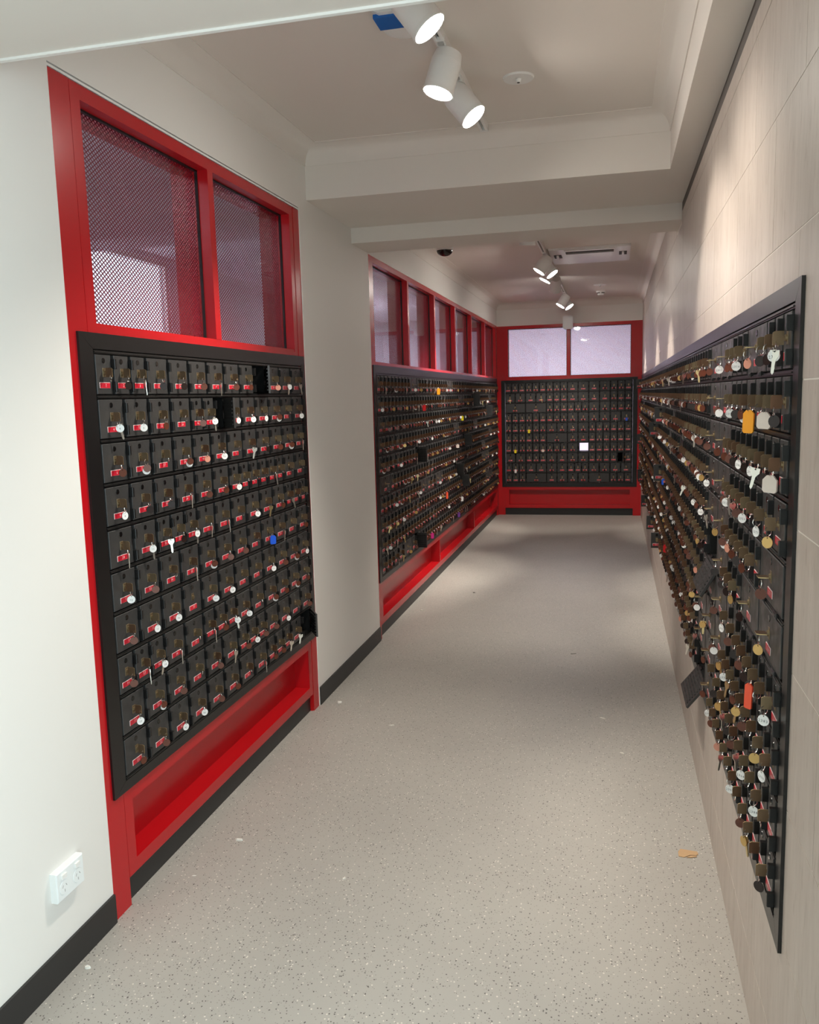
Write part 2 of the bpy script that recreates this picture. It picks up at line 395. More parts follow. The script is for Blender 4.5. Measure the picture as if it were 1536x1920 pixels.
def partition(label, loc, rz, L, wins, z_top, posts, niche, kick, dividers=(), zw0=1.846, zw1=2.478, zn=(0.137, 0.338)):
    t = thing('partition_frame', label, 'partition', loc, rz)
    D = 0.155; RM = 'red_gloss'
    (pl0, pl1), (pr0, pr1) = posts                     # (outer width, inner step width) left and right
    def part(name, fn):
        g = Geo(); fn(g); return g.build(name, t)
    part('post', lambda g: (g.box(0, pl0-0.004, 0, D, 0, z_top, RM)))
    part('jamb', lambda g: (g.box(pl0, pl0+pl1, 0.0015, D, zn[0]-0.045, 0.40, RM), g.box(pl0, pl0+pl1, 0.0015, D, zw0-0.05, z_top, RM)))
    part('post', lambda g: (g.box(L-pr0+0.004, L, 0, D, 0, z_top, RM)))
    part('jamb', lambda g: (g.box(L-pr0-pr1, L-pr0, 0.0015, D, zn[0]-0.045, 0.40, RM), g.box(L-pr0-pr1, L-pr0, 0.0015, D, zw0-0.05, z_top, RM)))
    xa, xb = pl0+pl1, L-pr0-pr1
    part('head_rail', lambda g: g.box(xa, xb, 0.0015, D, zw1, z_top, RM))
    part('sill_rail', lambda g: (g.box(xa, xb, 0.0015, D, zw0-0.05, zw0-0.012, RM), g.box(xa, xb, 0.004, D, zw0-0.012, zw0, RM)))
    for i in range(len(wins)-1):
        m0, m1 = wins[i][1], wins[i+1][0]
        part('mullion', lambda g: g.box(m0, m1, 0.0015, D, zw0, zw1, RM))
    for (w0, w1) in wins:
        def gk(g):
            for (a, b_, c, d) in ((w0, w0+0.006, zw0, zw1), (w1-0.006, w1, zw0, zw1), (w0, w1, zw0, zw0+0.004), (w0, w1, zw1-0.006, zw1)):
                g.box(a, b_, 0.043, 0.053, c, d, 'gasket')
        part('gasket', gk)
        part('glass_pane', lambda g: g.box(w0+0.003, w1-0.003, 0.046, 0.050, zw0+0.002, zw1-0.003, 'glass'))
        key = (round(w1-w0, 3), round(zw1-zw0, 3))
        if key not in PANEL_CACHE: PANEL_CACHE[key] = mesh_panel(w1-w0, zw1-zw0)
        tag(put('mesh_panel', PANEL_CACHE[key], t, (w0, 0.064, zw0)), kind='stuff')
    # low niche under the bank
    n0, n1 = xa-0.001, xb+0.001; kick = (pl0-0.006, L-pr0+0.006)
    part('groove', lambda g: (g.box(pl0-0.005, pl0+0.001, 0.006, 0.02, 0, z_top, RM), g.box(L-pr0-0.001, L-pr0+0.005, 0.006, 0.02, 0, z_top, RM)))
    part('niche_head', lambda g: g.box(n0, n1, 0.0015, D, zn[1], 0.43, RM))
    part('niche_back', lambda g: g.box(n0, n1, 0.080, 0.095, zn[0], zn[1], RM))
    part('ledge', lambda g: g.box(n0, n1, 0.0015, D, zn[0]-0.045, zn[0], RM))
    for d in dividers: part('niche_divider', lambda g: g.box(d-0.011, d+0.011, 0.0012, 0.08, zn[0], zn[1], RM))
    part('kick_plate', lambda g: g.box(kick[0], kick[1], 0.020, 0.03, 0, zn[0]-0.045, 'black_skirt'))
    return t

near_fr = partition('red framed partition with two mesh windows at near left', (0, LN0, 0), math.pi/2, LN1-LN0,
                    [(0.141, 0.926), (0.970, 1.754)], 2.520, ((0.095, 0.046), (0.078, 0.043)), (0.141, 1.754), (0.095, 1.797))
FP = 0.9655
far_fr = partition('long red partition with six tall mesh windows beyond the white column', (0, LF0, 0), math.pi/2, YE-LF0,
                   [(0.100+FP*i, 0.100+FP*i+0.922) for i in range(6)], ZF, ((0.045, 0.055), (0.060, 0.045)), (0.100, 5.848), (0.060, 5.893),
                   (2.015, 3.925), zw0=1.838, zw1=2.462)
end_fr = partition('red partition with two bright mesh windows across the far end', (0, YE, 0), 0, W,
                   [(0.144, 0.906), (0.952, 1.712)], 2.492, ((0.090, 0.054), (0.100, 0.039)), (0.125, 1.705), (0.089, 1.745), zw0=1.832, zw1=2.452, zn=(0.139, 0.340))

# ------------------------------------------------------------------ digits for labels and tags
DIG = {}
def make_digits():
    dg = bpy.context.evaluated_depsgraph_get
    for ch in '0123456789':
        cu = bpy.data.curves.new('digit', 'FONT'); cu.body = ch; cu.size = 1.0; cu.resolution_u = 1
        ob = bpy.data.objects.new('digit', cu); C.objects.link(ob)
        bpy.context.view_layer.update()
        me = ob.evaluated_get(dg()).to_mesh()
        v = [tuple(p.co) for p in me.vertices]; f = [tuple(p.vertices) for p in me.polygons]
        DIG[ch] = (v, f); ob.evaluated_get(dg()).to_mesh_clear()
        bpy.data.objects.remove(ob); bpy.data.curves.remove(cu)
make_digits()
def text_geo(g, s, cx, cz, y, h, mt):
    """upright digits in the x-z plane facing -y, centred on (cx, cz)"""
    sc = h/0.70; wd = 0.60*sc
    x = cx-wd*len(s)/2
    for ch in s:
        v, f = DIG[ch]; o = len(g.v)
        g.v += [(x+p[0]*sc, y, cz-h/2+p[1]*sc) for p in v]
        for q in f: g.face([i+o for i in q], mt)
        x += wd

# ------------------------------------------------------------------ mailbox doors
DT = 0.009                       # door front stands this far out of the wall plane
def door_geo(w, h, ribs=False):
    g = Geo(); g.plate(-w, 0, 0, h, 0.0, -DT, 0.0013, 'door_black')
    if ribs:
        for i in range(7): z = h*(0.12+0.76*i/6); g.box(-w*0.93, -w*0.07, 0.0, 0.004, z-0.0025, z+0.0025, 'door_black')
    return g
def hinge_geo():
    g = Geo(); g.plate(0.0017, 0.0125, 0, 0.031, 0.0, -0.0215, 0.0015, 'hinge_black'); return g
def knuckle_geo():
    g = Geo(); g.plate(-0.017, 0.017, -0.0095, 0.0015, 0.0, -0.015, 0.003, 'hinge_black'); return g
def lock_geo():
    g = Geo(); g.plate(-0.0085, 0.0085, -0.0135, 0.0135, -DT, -DT-0.0012, 0.0006, 'lock_bronze'); g.cyl((0, -DT-0.0012, 0), (0, -1, 0), 0.0075, 0.0068, 0.0040, 10, 'lock_bronze'); return g
def viewer_geo():
    g = Geo(); g.cyl((0, -DT+0.0005, 0), (0, -1, 0), 0.0086, 0.0078, 0.002, 12, 'viewer_black'); return g
def label_geo(num, w=0.053):
    g = Geo(); h = 0.0175
    g.box(-w/2, w/2, -DT-0.0012, -DT, -h/2, h/2, 'label_white')
    g.box(-w/2+0.0016, w/2-0.0005, -DT-0.0018, -DT-0.001, -h/2+0.0005, h/2-0.0014, 'label_red')
    if num: text_geo(g, str(num), 0.005, 0, -DT-0.0021, 0.0090, 'label_white')
    return g
HINGE, KNUCK, LOCK, VIEW = hinge_geo(), knuckle_geo(), lock_geo(), viewer_geo()
ME = {}
def shared(key, fn):
    if key not in ME: ME[key] = fn().mesh(key[0] if isinstance(key, tuple) else key)
    return ME[key]

# ------------------------------------------------------------------ keys
def bow_geo(flat=False):
    g = Geo(); pts = [(-0.0125, -0.014), (-0.0125, 0.014), (-0.029, 0.014), (-0.0340, 0.011), (-0.0340, -0.014)]   # (out, up)
    k = len(pts); o = 0; t = 0.0011
    for s in (-t, t): g.v += [(s, y, z) for y, z in pts]
    g.face(range(k-1, -1, -1), 'bronze'); g.face(range(k, 2*k), 'bronze')
    for i in range(k): j = (i+1) % k; g.face((i, j, k+j, k+i), 'brass')
    g.box(-0.0009, 0.0009, -0.0128, -0.0105, -0.005, 0.003, 'bronze')
    g.cyl((-0.00095, -0.0275, -0.0075), (1, 0, 0), 0.0022, 0.0022, 0.0019, 6, 'viewer_black')
    if flat:
        M = Matrix.Rotation(R(90), 4, 'Y'); h = Geo(); h.add(g, M); return h
    return g
def ring_geo(a, c=(0, -0.0275, -0.0165), rad=0.0100):
    g = Geo(); g.ring(c, (math.sin(a), math.cos(a), 0.0), rad, 0.0009, 10, 3, 'steel'); return g
def disc_geo(mt, r=0.0125, text=None):
    """round tag hanging from the origin, facing -y"""
    g = Geo(); g.cyl((0, 0.0008, -r), (0, -1, 0), r, r, 0.0016, 14, mt)
    g.cyl((0, -0.0008, -0.0032), (0, -1, 0), 0.0012, 0.0012, 0.0003, 6, 'viewer_black')
    g.ring((0, 0, 0.0015), (1, 0, 0), 0.0042, 0.0006, 8, 3, 'steel')
    if text: text_geo(g, text, 0, -r-0.0012, -0.00095, 0.0062, 'tag_ink')
    return g
def flatkey_geo(mt):
    g = Geo(); t = 0.0011
    pts = [(-0.010, -0.001), (-0.0105, -0.012), (-0.0055, -0.019), (-0.0038, -0.022), (-0.0038, -0.046), (-0.0005, -0.050), (0.0026, -0.046), (0.0026, -0.040), (0.0038, -0.038), (0.0030, -0.033), (0.0038, -0.022), (0.0058, -0.018), (0.0105, -0.012), (0.010, -0.001)]
    g.prism(pts, -t, t, mt)
    g.cyl((0, -t-0.0001, -0.004), (0, -1, 0), 0.0020, 0.0020, 0.0003, 6, 'viewer_black')
    return g
def fob_geo(mt, w=0.024, h=0.052):
    g = Geo(); c = w*0.28
    g.prism([(-w/2+c, 0), (w/2-c, 0), (w/2, -c), (w/2, -h+c*0.5), (w/2-c*0.5, -h), (-w/2+c*0.5, -h), (-w/2, -h+c*0.5), (-w/2, -c)], -0.0022, 0.0022, mt)
    g.ring((0, 0, 0.003), (1, 0, 0), 0.0050, 0.0007, 8, 3, 'steel'); return g
HANG = (0, -0.0275, -0.0265)
def hang_M(yaw, roll=0.0, off=(0, 0, 0), pitch=0.0):
    return Matrix.Translation(Vector(HANG)+Vector(off)) @ Matrix.Rotation(yaw, 4, 'Z') @ Matrix.Rotation(roll, 4, 'Y') @ Matrix.Rotation(pitch, 4, 'X')
KIND_WORD = {'w': 'white-tagged key', 'b': 'brown-tagged key', 'd': 'dark-tagged key', 'g': 'gold-tagged key', 's': 'salmon-tagged key',
             'B': 'brown-and-white-tagged key', 'k': 'key with slim silver key', 'K': 'key with flat silver key dangling',
             'r': 'plain key on bare ring', 'W': 'key with white tag and spare', 'y': 'key with brass key dangling', 'U': 'key with big blue fob',
             'O': 'key with orange-yellow fob', 'C': 'key with long coral fob', 'P': 'key with creased paper tag', 'Y': 'key with yellow fob',
             'R': 'key with red fob', 'V': 'key with purple fob', 'M': 'key with magenta fob', 'N': 'key with pale green fob'}
def key_parts(kind, rng, face, num=None):
    """list of (part name, Geo): bow stays in the lock, ring and tags hang from it; face = yaw that turns tags to the aisle"""
    out = [('ring', ring_geo(face*0.7+rng.uniform(-0.6, 0.6)))]
    yw = face+rng.uniform(-0.45, 0.45); rl = rng.uniform(-0.16, 0.16)
    txt = str(num) if num else None
    def disc(mt, off=(0, 0, 0), t=None, yaw=yw): out.append(('tag', Geo().add(disc_geo(mt, 0.0125, t), hang_M(yaw, rl, off))))
    if kind == 'w': disc('tag_white', t=txt)
    elif kind == 'b': disc('tag_brown')
    elif kind == 'd': disc('tag_dark')
    elif kind == 'g': disc('tag_gold')
    elif kind == 's': disc('tag_salmon')
    elif kind == 'B': disc('tag_white', (0.003, 0.003, -0.006)); disc('tag_brown', (0, -0.002, 0.002))
    elif kind in 'kKyW':
        mt = 'brass_key' if kind == 'y' else 'silver_key'
        ky = face+(1.35 if kind == 'k' else rng.uniform(-0.5, 0.4))
        out.append(('spare_key', Geo().add(flatkey_geo(mt), hang_M(ky, rng.uniform(-0.35, 0.35), (0, -0.001, 0.004)))))
        if kind == 'W': disc('tag_white', (-0.002, -0.004, 0.004), txt)
        if kind == 'y' and rng.random() < 0.5: disc('tag_gold', (0.002, -0.004, 0.003))
    elif kind in 'UOCYRVMNP':
        mt = dict(U='fob_blue', O='fob_orange', C='fob_coral', Y='fob_yellow', R='fob_red', V='fob_purple', M='fob_magenta', N='tag_white', P='fob_paper')[kind]
        w, h = dict(U=(0.030, 0.040), O=(0.030, 0.055), C=(0.020, 0.062), P=(0.034, 0.036)).get(kind, (0.028, 0.048))
        out.append(('fob', Geo().add(fob_geo(mt, w, h), hang_M(face*0.9, 0.03, (0, -0.002, 0.004)))))
    return out

ORD = ['first', 'second', 'third', 'fourth', 'fifth', 'sixth', 'seventh', 'eighth', 'ninth', 'tenth', 'eleventh', 'twelfth', 'thirteenth', 'fourteenth', 'fifteenth',
       'sixteenth', 'seventeenth', 'eighteenth', 'nineteenth', 'twentieth', 'twenty-first', 'twenty-second', 'twenty-third', 'twenty-fourth', 'twenty-fifth', 'twenty-sixth', 'twenty-seventh', 'twenty-eighth', 'twenty-ninth', 'thirtieth']

ALLKEYS = []          # every key in a lock: dict(matrix, kind, dist, bank, row, col, num, flat)
def bank(name_label, loc, rz, x0, U, nu, ztop, rh, splits, frame, face, opened, num0, order, max_ind, kinds, through=(), renum={}):
    """one wall of mailboxes. Local x to the right when facing it, y into the wall, z up."""
    t = thing('mailbox_bank', name_label, 'mailboxes', loc, rz)
    T = Matrix.Translation(loc) @ Matrix.Rotation(rz, 4, 'Z')
    fx0, fx1, fz0, fz1 = frame
    ix0, ix1 = x0-0.004, x0+U*nu+0.004
    iz1, iz0 = ztop+0.008, ztop-rh*10-0.006
    yb, yf = 0.0, -0.0075
    for pts in (((fx0, fz1), (fx1, fz1), (ix1, iz1), (ix0, iz1)), ((fx0, fz0), (ix0, iz0), (ix1, iz0), (fx1, fz0)),
                ((fx0, fz0), (fx0, fz1), (ix0, iz1), (ix0, iz0)), ((fx1, fz0), (ix1, iz0), (ix1, iz1), (fx1, fz1))):
        cx = sum(p[0] for p in pts)/4; cz = sum(p[1] for p in pts)/4
        g = Geo(); g.prism([(x+(0.0004 if x < cx else -0.0004), z+(0.0004 if z < cz else -0.0004)) for x, z in pts], yf, yb, 'black_frame')
        g.build('frame_rail', t)
    # carcass with one cell per box
    cells = []; num = num0
    for u in range(nu):
        for r in range(10):
            n_ = splits[r][u]; p = U/n_
            for k in range(n_): cells.append([r, u, k, n_, x0+u*U+k*p, p, renum.get((r, u, k), num)]); num += 1
    g = Geo(); dep = 0.27
    for (r, u, k, n_, xa, p, nm) in cells:
        z1 = ztop-r*rh; z0 = z1-rh; xb = xa+p; key = (r, u, k)
        o = len(g.v); g.v += [(xa, 0.0005, z0), (xb, 0.0005, z0), (xb, 0.0005, z1), (xa, 0.0005, z1)]
        if key not in opened: g.face((o, o+1, o+2, o+3), 'carcass_black')
        else:
            a, b_, c, d = xa+0.004, xb-0.011, z0+0.010, z1-0.006
            g.v += [(a, 0.0005, c), (b_, 0.0005, c), (b_, 0.0005, d), (a, 0.0005, d), (a, dep, c), (b_, dep, c), (b_, dep, d), (a, dep, d)]
            for s in (0, 4):
                for i in range(4): j = (i+1) % 4; g.face((o+s+i, o+s+j, o+s+4+j, o+s+4+i), 'carcass_black')
            if key not in through: g.face((o+8, o+9, o+10, o+11), 'carcass_black')
    o = len(g.v)                                       # back, top and side shell (back left open where a box shows through)
    if not through: g.box(ix0, ix1, dep+0.002, dep+0.012, iz0, iz1, 'carcass_black')
    for (a, b_, c, d) in ((fx0+0.01, fx1-0.01, iz1-0.004, iz1+0.008), (fx0+0.01, fx1-0.01, iz0-0.008, iz0+0.002)): g.box(a, b_, 0.003, dep+0.012, c, d, 'carcass_black')
    for (a, b_) in ((ix0-0.008, ix0), (ix1, ix1+0.008)): g.box(a, b_, 0.003, dep+0.012, iz0, iz1, 'carcass_black')
    g.build('carcass', t)
    for r in range(11):                                # ledge between two rows
        z = ztop-r*rh
        g = Geo(); g.box(x0, x0+U*nu, -0.0065, 0.0, z-0.0045, z+0.0045, 'rail_black'); g.box(x0, x0+U*nu, -0.010, 0.0, z-0.0015, z+0.0012, 'rail_black')
        g.build('row_rail', t)
    h = rh-0.0165
    Tn = np.array(T)
    # order of the doors by distance decides which are single parts
    def dist(c): return (T @ Vector((c[4]+c[5]/2, 0, ztop-c[0]*rh-rh/2))-CAMP).length
    cells.sort(key=dist)
    stuff = Geo(); rng = random.Random(11+nu)
    for ci, (r, u, k, n_, xa, p, nm) in enumerate(cells):
        w = p-0.0158; zb = ztop-(r+1)*rh+0.0085; xr = xa+0.0015+w      # hinge line at the right edge
        large = n_ == 1; key = (r, u, k)
        rot = None; origin = Vector((xr, 0, zb))
        if key in opened:
            a = opened[key]
            if a is None: continue
            rot = Euler((R(a), 0, 0)) if large else Euler((0, 0, R(a)))
            if large: origin.y = -0.004
            else: origin.y = -0.006
        subs = [('number_label', ('label', nm), lambda: label_geo(nm), (-w/2-0.001, 0, h*0.225)), ('viewer', 'viewer', viewer_geo, (-w/2, 0, h*0.855)),
                ('lock', 'lock', lock_geo, (-w/2+0.001, 0, h*0.55))]
        if large: subs += [('hinge', 'knuckle', knuckle_geo, (-w*0.22, 0, 0)), ('hinge', 'knuckle', knuckle_geo, (-w*0.78, 0, 0))]
        else: subs += [('hinge', 'hinge', hinge_geo, (0, 0, h*0.645)), ('hinge', 'hinge', hinge_geo, (0, 0, h*0.055))]
        LM = Matrix.Translation(origin) @ (rot.to_matrix().to_4x4() if rot else Matrix())
        if ci < max_ind or key in opened:
            dk = ('door', round(w, 4), round(h, 4), key in opened)
            d = put('door', shared(dk, lambda: door_geo(w, h, key in opened)), t, origin, rot)
            for (nme, kk, fn, off) in subs:
                put(nme, shared(kk, fn), d, off)
        else:
            stuff.add(door_geo(w, h), LM)
            for (nme, kk, fn, off) in subs: stuff.add(fn(), LM @ Matrix.Translation(off))
        ALLKEYS.append(dict(M=T @ LM @ Matrix.Translation(Vector((-w/2+0.001, -DT+0.006, h*0.55))), kind=kinds(r, u, k, n_, rng, nm), d=dist((r, u, k, n_, xa, p)),
                            bank=order, row=r, u=u, k=k, num=nm, flat=large, face=face, opened=key in opened, x=xa))
    if stuff.v: tag(stuff.build('door', t), kind='stuff')
    # place of each key in its row, counted the way the labels say it
    return t

# near left bank: splits and key tags read row by row
SPL = [[3, 2, 2, 2, 2, 2], [2, 2, 3, 2, 2, 2], [2]*6, [2, 2, 2, 3, 3, 2], [2, 3, 2, 2, 2, 3], [2]*6, [2]*6, [3, 2, 3, 2, 2, 2], [2, 2, 2, 3, 2, 2], [2, 2, 2, 2, 3, 2]]
KN = ['rdkddbkbb.sWK', 'WwbrbW.wwwBrw', 'bBrBswrKdbBk', 'wddkbbwrrrkrrr', 'kWKdWkkrwybKrr', 'wbrkBbbrUkrb', 'bww.wwrrwbBw', 'bkWkrkbWwrBbBb', 'wBbrbKbwbbwrb', 'bbwwbbrkbbKK.']
def idx_in_row(spl, r, u, k): return sum(spl[r][:u])+k
def kinds_near(r, u, k, n_, rng, nm):
    s = KN[r]; i = idx_in_row(SPL, r, u, k)
    return s[i] if i < len(s) else 'b'
bank('black mailbox bank with ten rows of keyed doors in the near left partition', (0, LN0, 0), math.pi/2, 2.222-LN0, 0.2825, 6, 1.760, 0.1335, SPL,
     (0.035, 1.852, 0.384, 1.816), -0.62, {(0, 4, 0): 29, (1, 2, 2): 54, (9, 5, 1): 33}, 1, 'near left', 300, kinds_near)

def rnd_splits(nu, seed, w3=0.74, w2=0.19):
    rr = random.Random(seed)
    return [[(3 if (q := rr.random()) < w3 else 2 if q < w3+w2 else 1) for _ in range(nu)] for _ in range(10)]
def rnd_kind(rng):
    return rng.choices('wbdgsBkKrWy', (8, 32, 22, 8, 1, 6, 6, 4, 20, 1, 4))[0]

# far left bank
SPF = rnd_splits(20, 5, 0.80, 0.13)
FSPEC = {(0, 6, 1): 'O', (2, 10, 1): 'Y', (1, 4, 1): 'R', (7, 7, 1): 'C', (8, 10, 0): 'N', (9, 9, 1): 'V', (9, 5, 0): 'M', (4, 9, 1): 'P'}
for k_ in FSPEC: SPF[k_[0]][k_[1]] = 3
FOP = {(1, 13, 0): 90, (2, 16, 1): 95, (4, 11, 0): 90, (6, 9, 1): 85, (7, 10, 1): 90, (9, 3, 1): 80, (4, 3, 2): 75}
for k_ in FOP: SPF[k_[0]][k_[1]] = 3
bank('long black mailbox bank packed with small keyed doors under the six windows', (0, LF0, 0), math.pi/2, 0.075, 0.2875, 20, 1.757, 0.1335, SPF,
     (0.020, YE-LF0-0.075, 0.384, 1.816), -0.9, FOP, 134, 'far left', 300,
     lambda r, u, k, n_, rng, nm: FSPEC.get((r, u, k)) or rnd_kind(rng))

# end bank
SPE = [[3, 3, 3, 2, 2, 3], [2, 2, 3, 2, 2, 3], [1, 1, 3, 3, 2, 3], [3, 3, 3, 2, 2, 2], [3, 3, 2, 2, 3, 3], [3, 3, 1, 2, 3, 3], [3, 3, 3, 2, 3, 3], [2, 3, 2, 2, 3, 3], [3, 2, 2, 3, 2, 2], [3, 1, 2, 2, 1, 3]]
ESPEC = {(4, 1, 0): 'Y', (6, 0, 1): 'Y', (6, 1, 2): 'P', (8, 0, 1): 'N', (3, 5, 1): 'U', (1, 0, 0): 'y', (1, 1, 1): 'y'}
bank('square black mailbox bank across the far end of the passage', (0, YE, 0), 0, 0.106, 0.2718, 6, 1.752, 0.1318, SPE,
     (0.053, 1.797, 0.378, 1.788), 0.0, {(6, 3, 1): None, (7, 5, 1): 80}, 1290, 'end', 300,
     lambda r, u, k, n_, rng, nm: ESPEC.get((r, u, k)) or rng.choices('rbdk', (5, 4, 3, 1))[0], through={(6, 3, 1)})

# right bank (local x runs from the far end towards the camera)
NR = 33; UR = 0.2815; XR0 = RB['y1']-(1.785+UR*NR)
SPR = rnd_splits(NR, 9, 0.86, 0.11)
nearcols = [[3, 3, 3, 2, 1, 1, 3, 3, 3, 3], [1, 2, 3, 3, 3, 1, 3, 3, 3, 3], [3, 3, 3, 3, 3, 3, 2, 3, 3, 3], [1, 1, 1, 1, 1, 1, 1, 1, 2, 3], [1]*10, [3, 3, 3, 3, 3, 3, 2, 1, 1, 1]]
for i, col in enumerate(nearcols):
    for r in range(10): SPR[r][NR-1-i] = col[r]
def RU(y): return max(0, min(NR-1, NR-1-int((y-1.785)/UR)))
ROP = {(5, RU(3.05), 0): 150, (9, RU(3.32), 0): 142}
for (y, r) in ((5.78, 2), (6.1, 9), (6.9, 9), (5.9, 5), (6.6, 3), (8.3, 9), (9.4, 8), (9.9, 8), (10.6, 0), (10.2, 5)):
    u = RU(y); SPR[r][u] = 3; ROP[(r, u, 1)] = 90
RSPEC = {(0, NR-1, 2): 'W', (0, NR-1, 1): 'd', (0, NR-1, 0): 'd', (0, NR-2, 0): 's', (0, NR-3, 2): 'w', (0, NR-3, 1): 'b', (0, NR-4, 0): 'w',
         (1, NR-1, 2): 'd', (1, NR-1, 1): 'P', (1, NR-1, 0): 'r', (1, NR-2, 1): 'O', (1, NR-2, 0): 'B', (1, NR-3, 2): 'd', (2, NR-1, 2): 'P', (2, NR-1, 0): 'K', (2, NR-2, 2): 'w', (2, NR-2, 1): 'd',
         (3, NR-1, 1): 'g', (3, NR-1, 0): 'w', (3, NR-2, 2): 'r', (3, NR-2, 1): 'w', (4, NR-1, 0): 'b', (4, NR-2, 2): 'r', (5, NR-1, 0): 'g', (5, NR-2, 0): 'd',
         (6, NR-1, 2): 'w', (6, NR-1, 1): 'r', (6, NR-1, 0): 'C', (7, NR-1, 2): 'w', (7, NR-1, 1): 'g', (7, NR-1, 0): 'r', (8, NR-1, 2): 'r', (8, NR-1, 1): 'w', (9, NR-1, 2): 'd', (9, NR-1, 1): 'r', (9, NR-1, 0): 'y',
         (9, NR-2, 2): 'b', (7, NR-3, 0): 'y', (8, NR-3, 0): 'y', (0, NR-6, 0): 'y', (8, RU(5.2), 1): 'R', (5, RU(5.6), 1): 'U'}
tot = sum(SPR[r][u] for r in range(10) for u in range(NR-1)) + sum(SPR[r][NR-1] for r in range(3))
bank('very long black mailbox bank hung with keys along the tiled right wall', (W, RB['y1'], 0), -math.pi/2, XR0, UR, NR, 1.757, 0.1275, SPR,
     (0.0, RB['y1']-RB['y0'], RB['z0'], RB['z1']), 0.85, ROP, 2377-tot, 'right', 300,
     lambda r, u, k, n_, rng, nm: RSPEC.get((r, u, k)) or rnd_kind(rng), renum={(2, RU(5.78), 1): 1999, (7, NR-1, 2): 2390})

# ------------------------------------------------------------------ keys in the locks: the 300 nearest one by one, the rest as one object
BANKW = {'near left': SPL, 'right': SPR}
ALLKEYS.sort(key=lambda d: d['d'] - (0.25 if d['bank'] == 'near left' else 0))
BOW = {f: bow_geo(f).mesh('key') for f in (False, True)}
rest = Geo(); done = 0; FOBK = 'UOCYRVMNP'
KEYG = {True: bow_geo(True), False: bow_geo(False)}
for d in ALLKEYS:
    kd = d['kind']
    if kd == '.': continue
    rng = random.Random(d['num']*7+3)
    single = done < 300 or (kd in FOBK and not d['opened'])
    num = d['num'] if (kd in 'wW' and done < 300) else None
    parts = key_parts(kd, rng, d['face'], num)
    if d['opened']: parts = [] if d['bank'] != 'near left' else parts[:1]
    if single:
        r = ORD[d['row']]; spl = {'near left': SPL, 'right': SPR, 'far left': SPF, 'end': SPE}[d['bank']]
        i = idx_in_row(spl, d['row'], d['u'], d['k'])
        wd = KIND_WORD[kd] if not d['opened'] else 'plain key'
        if d['bank'] == 'right':
            i = sum(spl[d['row']])-1-i
            pos = 'nearest door' if i == 0 else '%s door from near end' % (ORD[i] if i < 30 else '%dth' % (i+1))
            lab = '%s in %s, %s row, right bank' % (wd, pos, r)
        else:
            lab = '%s in %s door of %s row, %s bank' % (wd, ORD[i] if i < 30 else '%dth' % (i+1), r, d['bank'])
        e = thing('hanging_key', lab, 'key', group='keys hanging in the mailbox locks')
        e.matrix_world = d['M']
        put('key', BOW[d['flat']], e)
        for nme, g in parts: g.build(nme, e)
        if done < 300 and not (kd in FOBK and done >= 300): done += 1
    else:
        rest.add(KEYG[d['flat']], d['M'])
        for nme, g in parts: rest.add(g, d['M'])
tag(rest.build('hanging_key'), 'small brass keys and tags crowded in the distant mailbox locks', 'keys', kind='stuff')

# ------------------------------------------------------------------ lights
def rail_light(label, x, y0, y1, zc):
    t = thing('light_track', label, 'light track', (x, y0, zc))
    g = Geo(); L = y1-y0
    g.box(-0.0175, -0.006, 0, L, -0.032, 0, 'fixture_white'); g.box(0.006, 0.0175, 0, L, -0.032, 0, 'fixture_white'); g.box(-0.006, 0.006, 0, L, -0.014, 0, 'fixture_grey')
    g.build('channel', t)
    g = Geo(); g.box(-0.018, 0.018, L-0.02, L, -0.033, -0.0005, 'fixture_white'); g.build('end_cap', t)
rail_light('short white light track on the near ceiling', 0.915, 2.35, 4.03, 2.84)
rail_light('long white light track on the far ceiling', 0.935, 5.6, 10.85, 2.785)
def spotlight(label, x, y, zc, target, power, group, size=62, blend=0.55):
    piv = Vector((x, y, zc-0.10))
    t = thing('spotlight', label, 'spotlight', piv, 0, group)
    d = (Vector(target)-piv).normalized()
    M = d.to_track_quat('-Z', 'Y').to_matrix().to_4x4()
    g = Geo(); g.cyl((0, 0, 0.055), (0, 0, -1), 0.046, 0.054, 0.035, 24, 'fixture_white', cap1=False); g.cyl((0, 0, 0.02), (0, 0, -1), 0.054, 0.054, 0.094, 24, 'fixture_white', cap0=False, cap1=False)
    Geo().add(g, M).build('body', t)
    g = Geo(); g.cyl((0, 0, -0.074), (0, 0, -1), 0.0545, 0.056, 0.012, 24, 'fixture_white', cap0=False, cap1=False); g.ring((0, 0, -0.086), (0, 0, 1), 0.0535, 0.0025, 24, 6, 'fixture_white')
    Geo().add(g, M).build('rim', t)
    g = Geo(); g.cyl((0, 0, -0.079), (0, 0, -1), 0.0535, 0.0535, 0.004, 24, 'fixture_white', capm='lamp_glow'); Geo().add(g, M).build('diffuser', t)
    g = Geo(); g.cyl((0, 0, 0.03), (0, 0, 1), 0.009, 0.009, 0.04, 8, 'fixture_white'); g.build('stem', t)
    g = Geo(); g.box(-0.015, 0.015, -0.075, 0.045, 0.062, 0.078, 'fixture_white'); g.box(-0.010, 0.010, -0.07, -0.05, 0.056, 0.063, 'fixture_grey'); g.build('adapter', t)
    ld = bpy.data.lights.new('spot', 'SPOT'); ld.energy = power; ld.spot_size = R(size); ld.spot_blend = blend; ld.shadow_soft_size = 0.035; ld.color = (1.0, 0.93, 0.83)
    lo = bpy.data.objects.new('spot', ld); C.objects.link(lo); lo.parent = t
    lo.matrix_local = M @ Matrix.Translation((0, 0, -0.095))
GN, GF = 'spotlights on the near track', 'spotlights on the far track'
spotlight('nearest white spotlight, at the top of the photo, turned to the tiled wall', 0.920, 2.56, 2.84, (1.85, 2.62, 1.5), SPOT*0.62, GN, 88, 0.8)
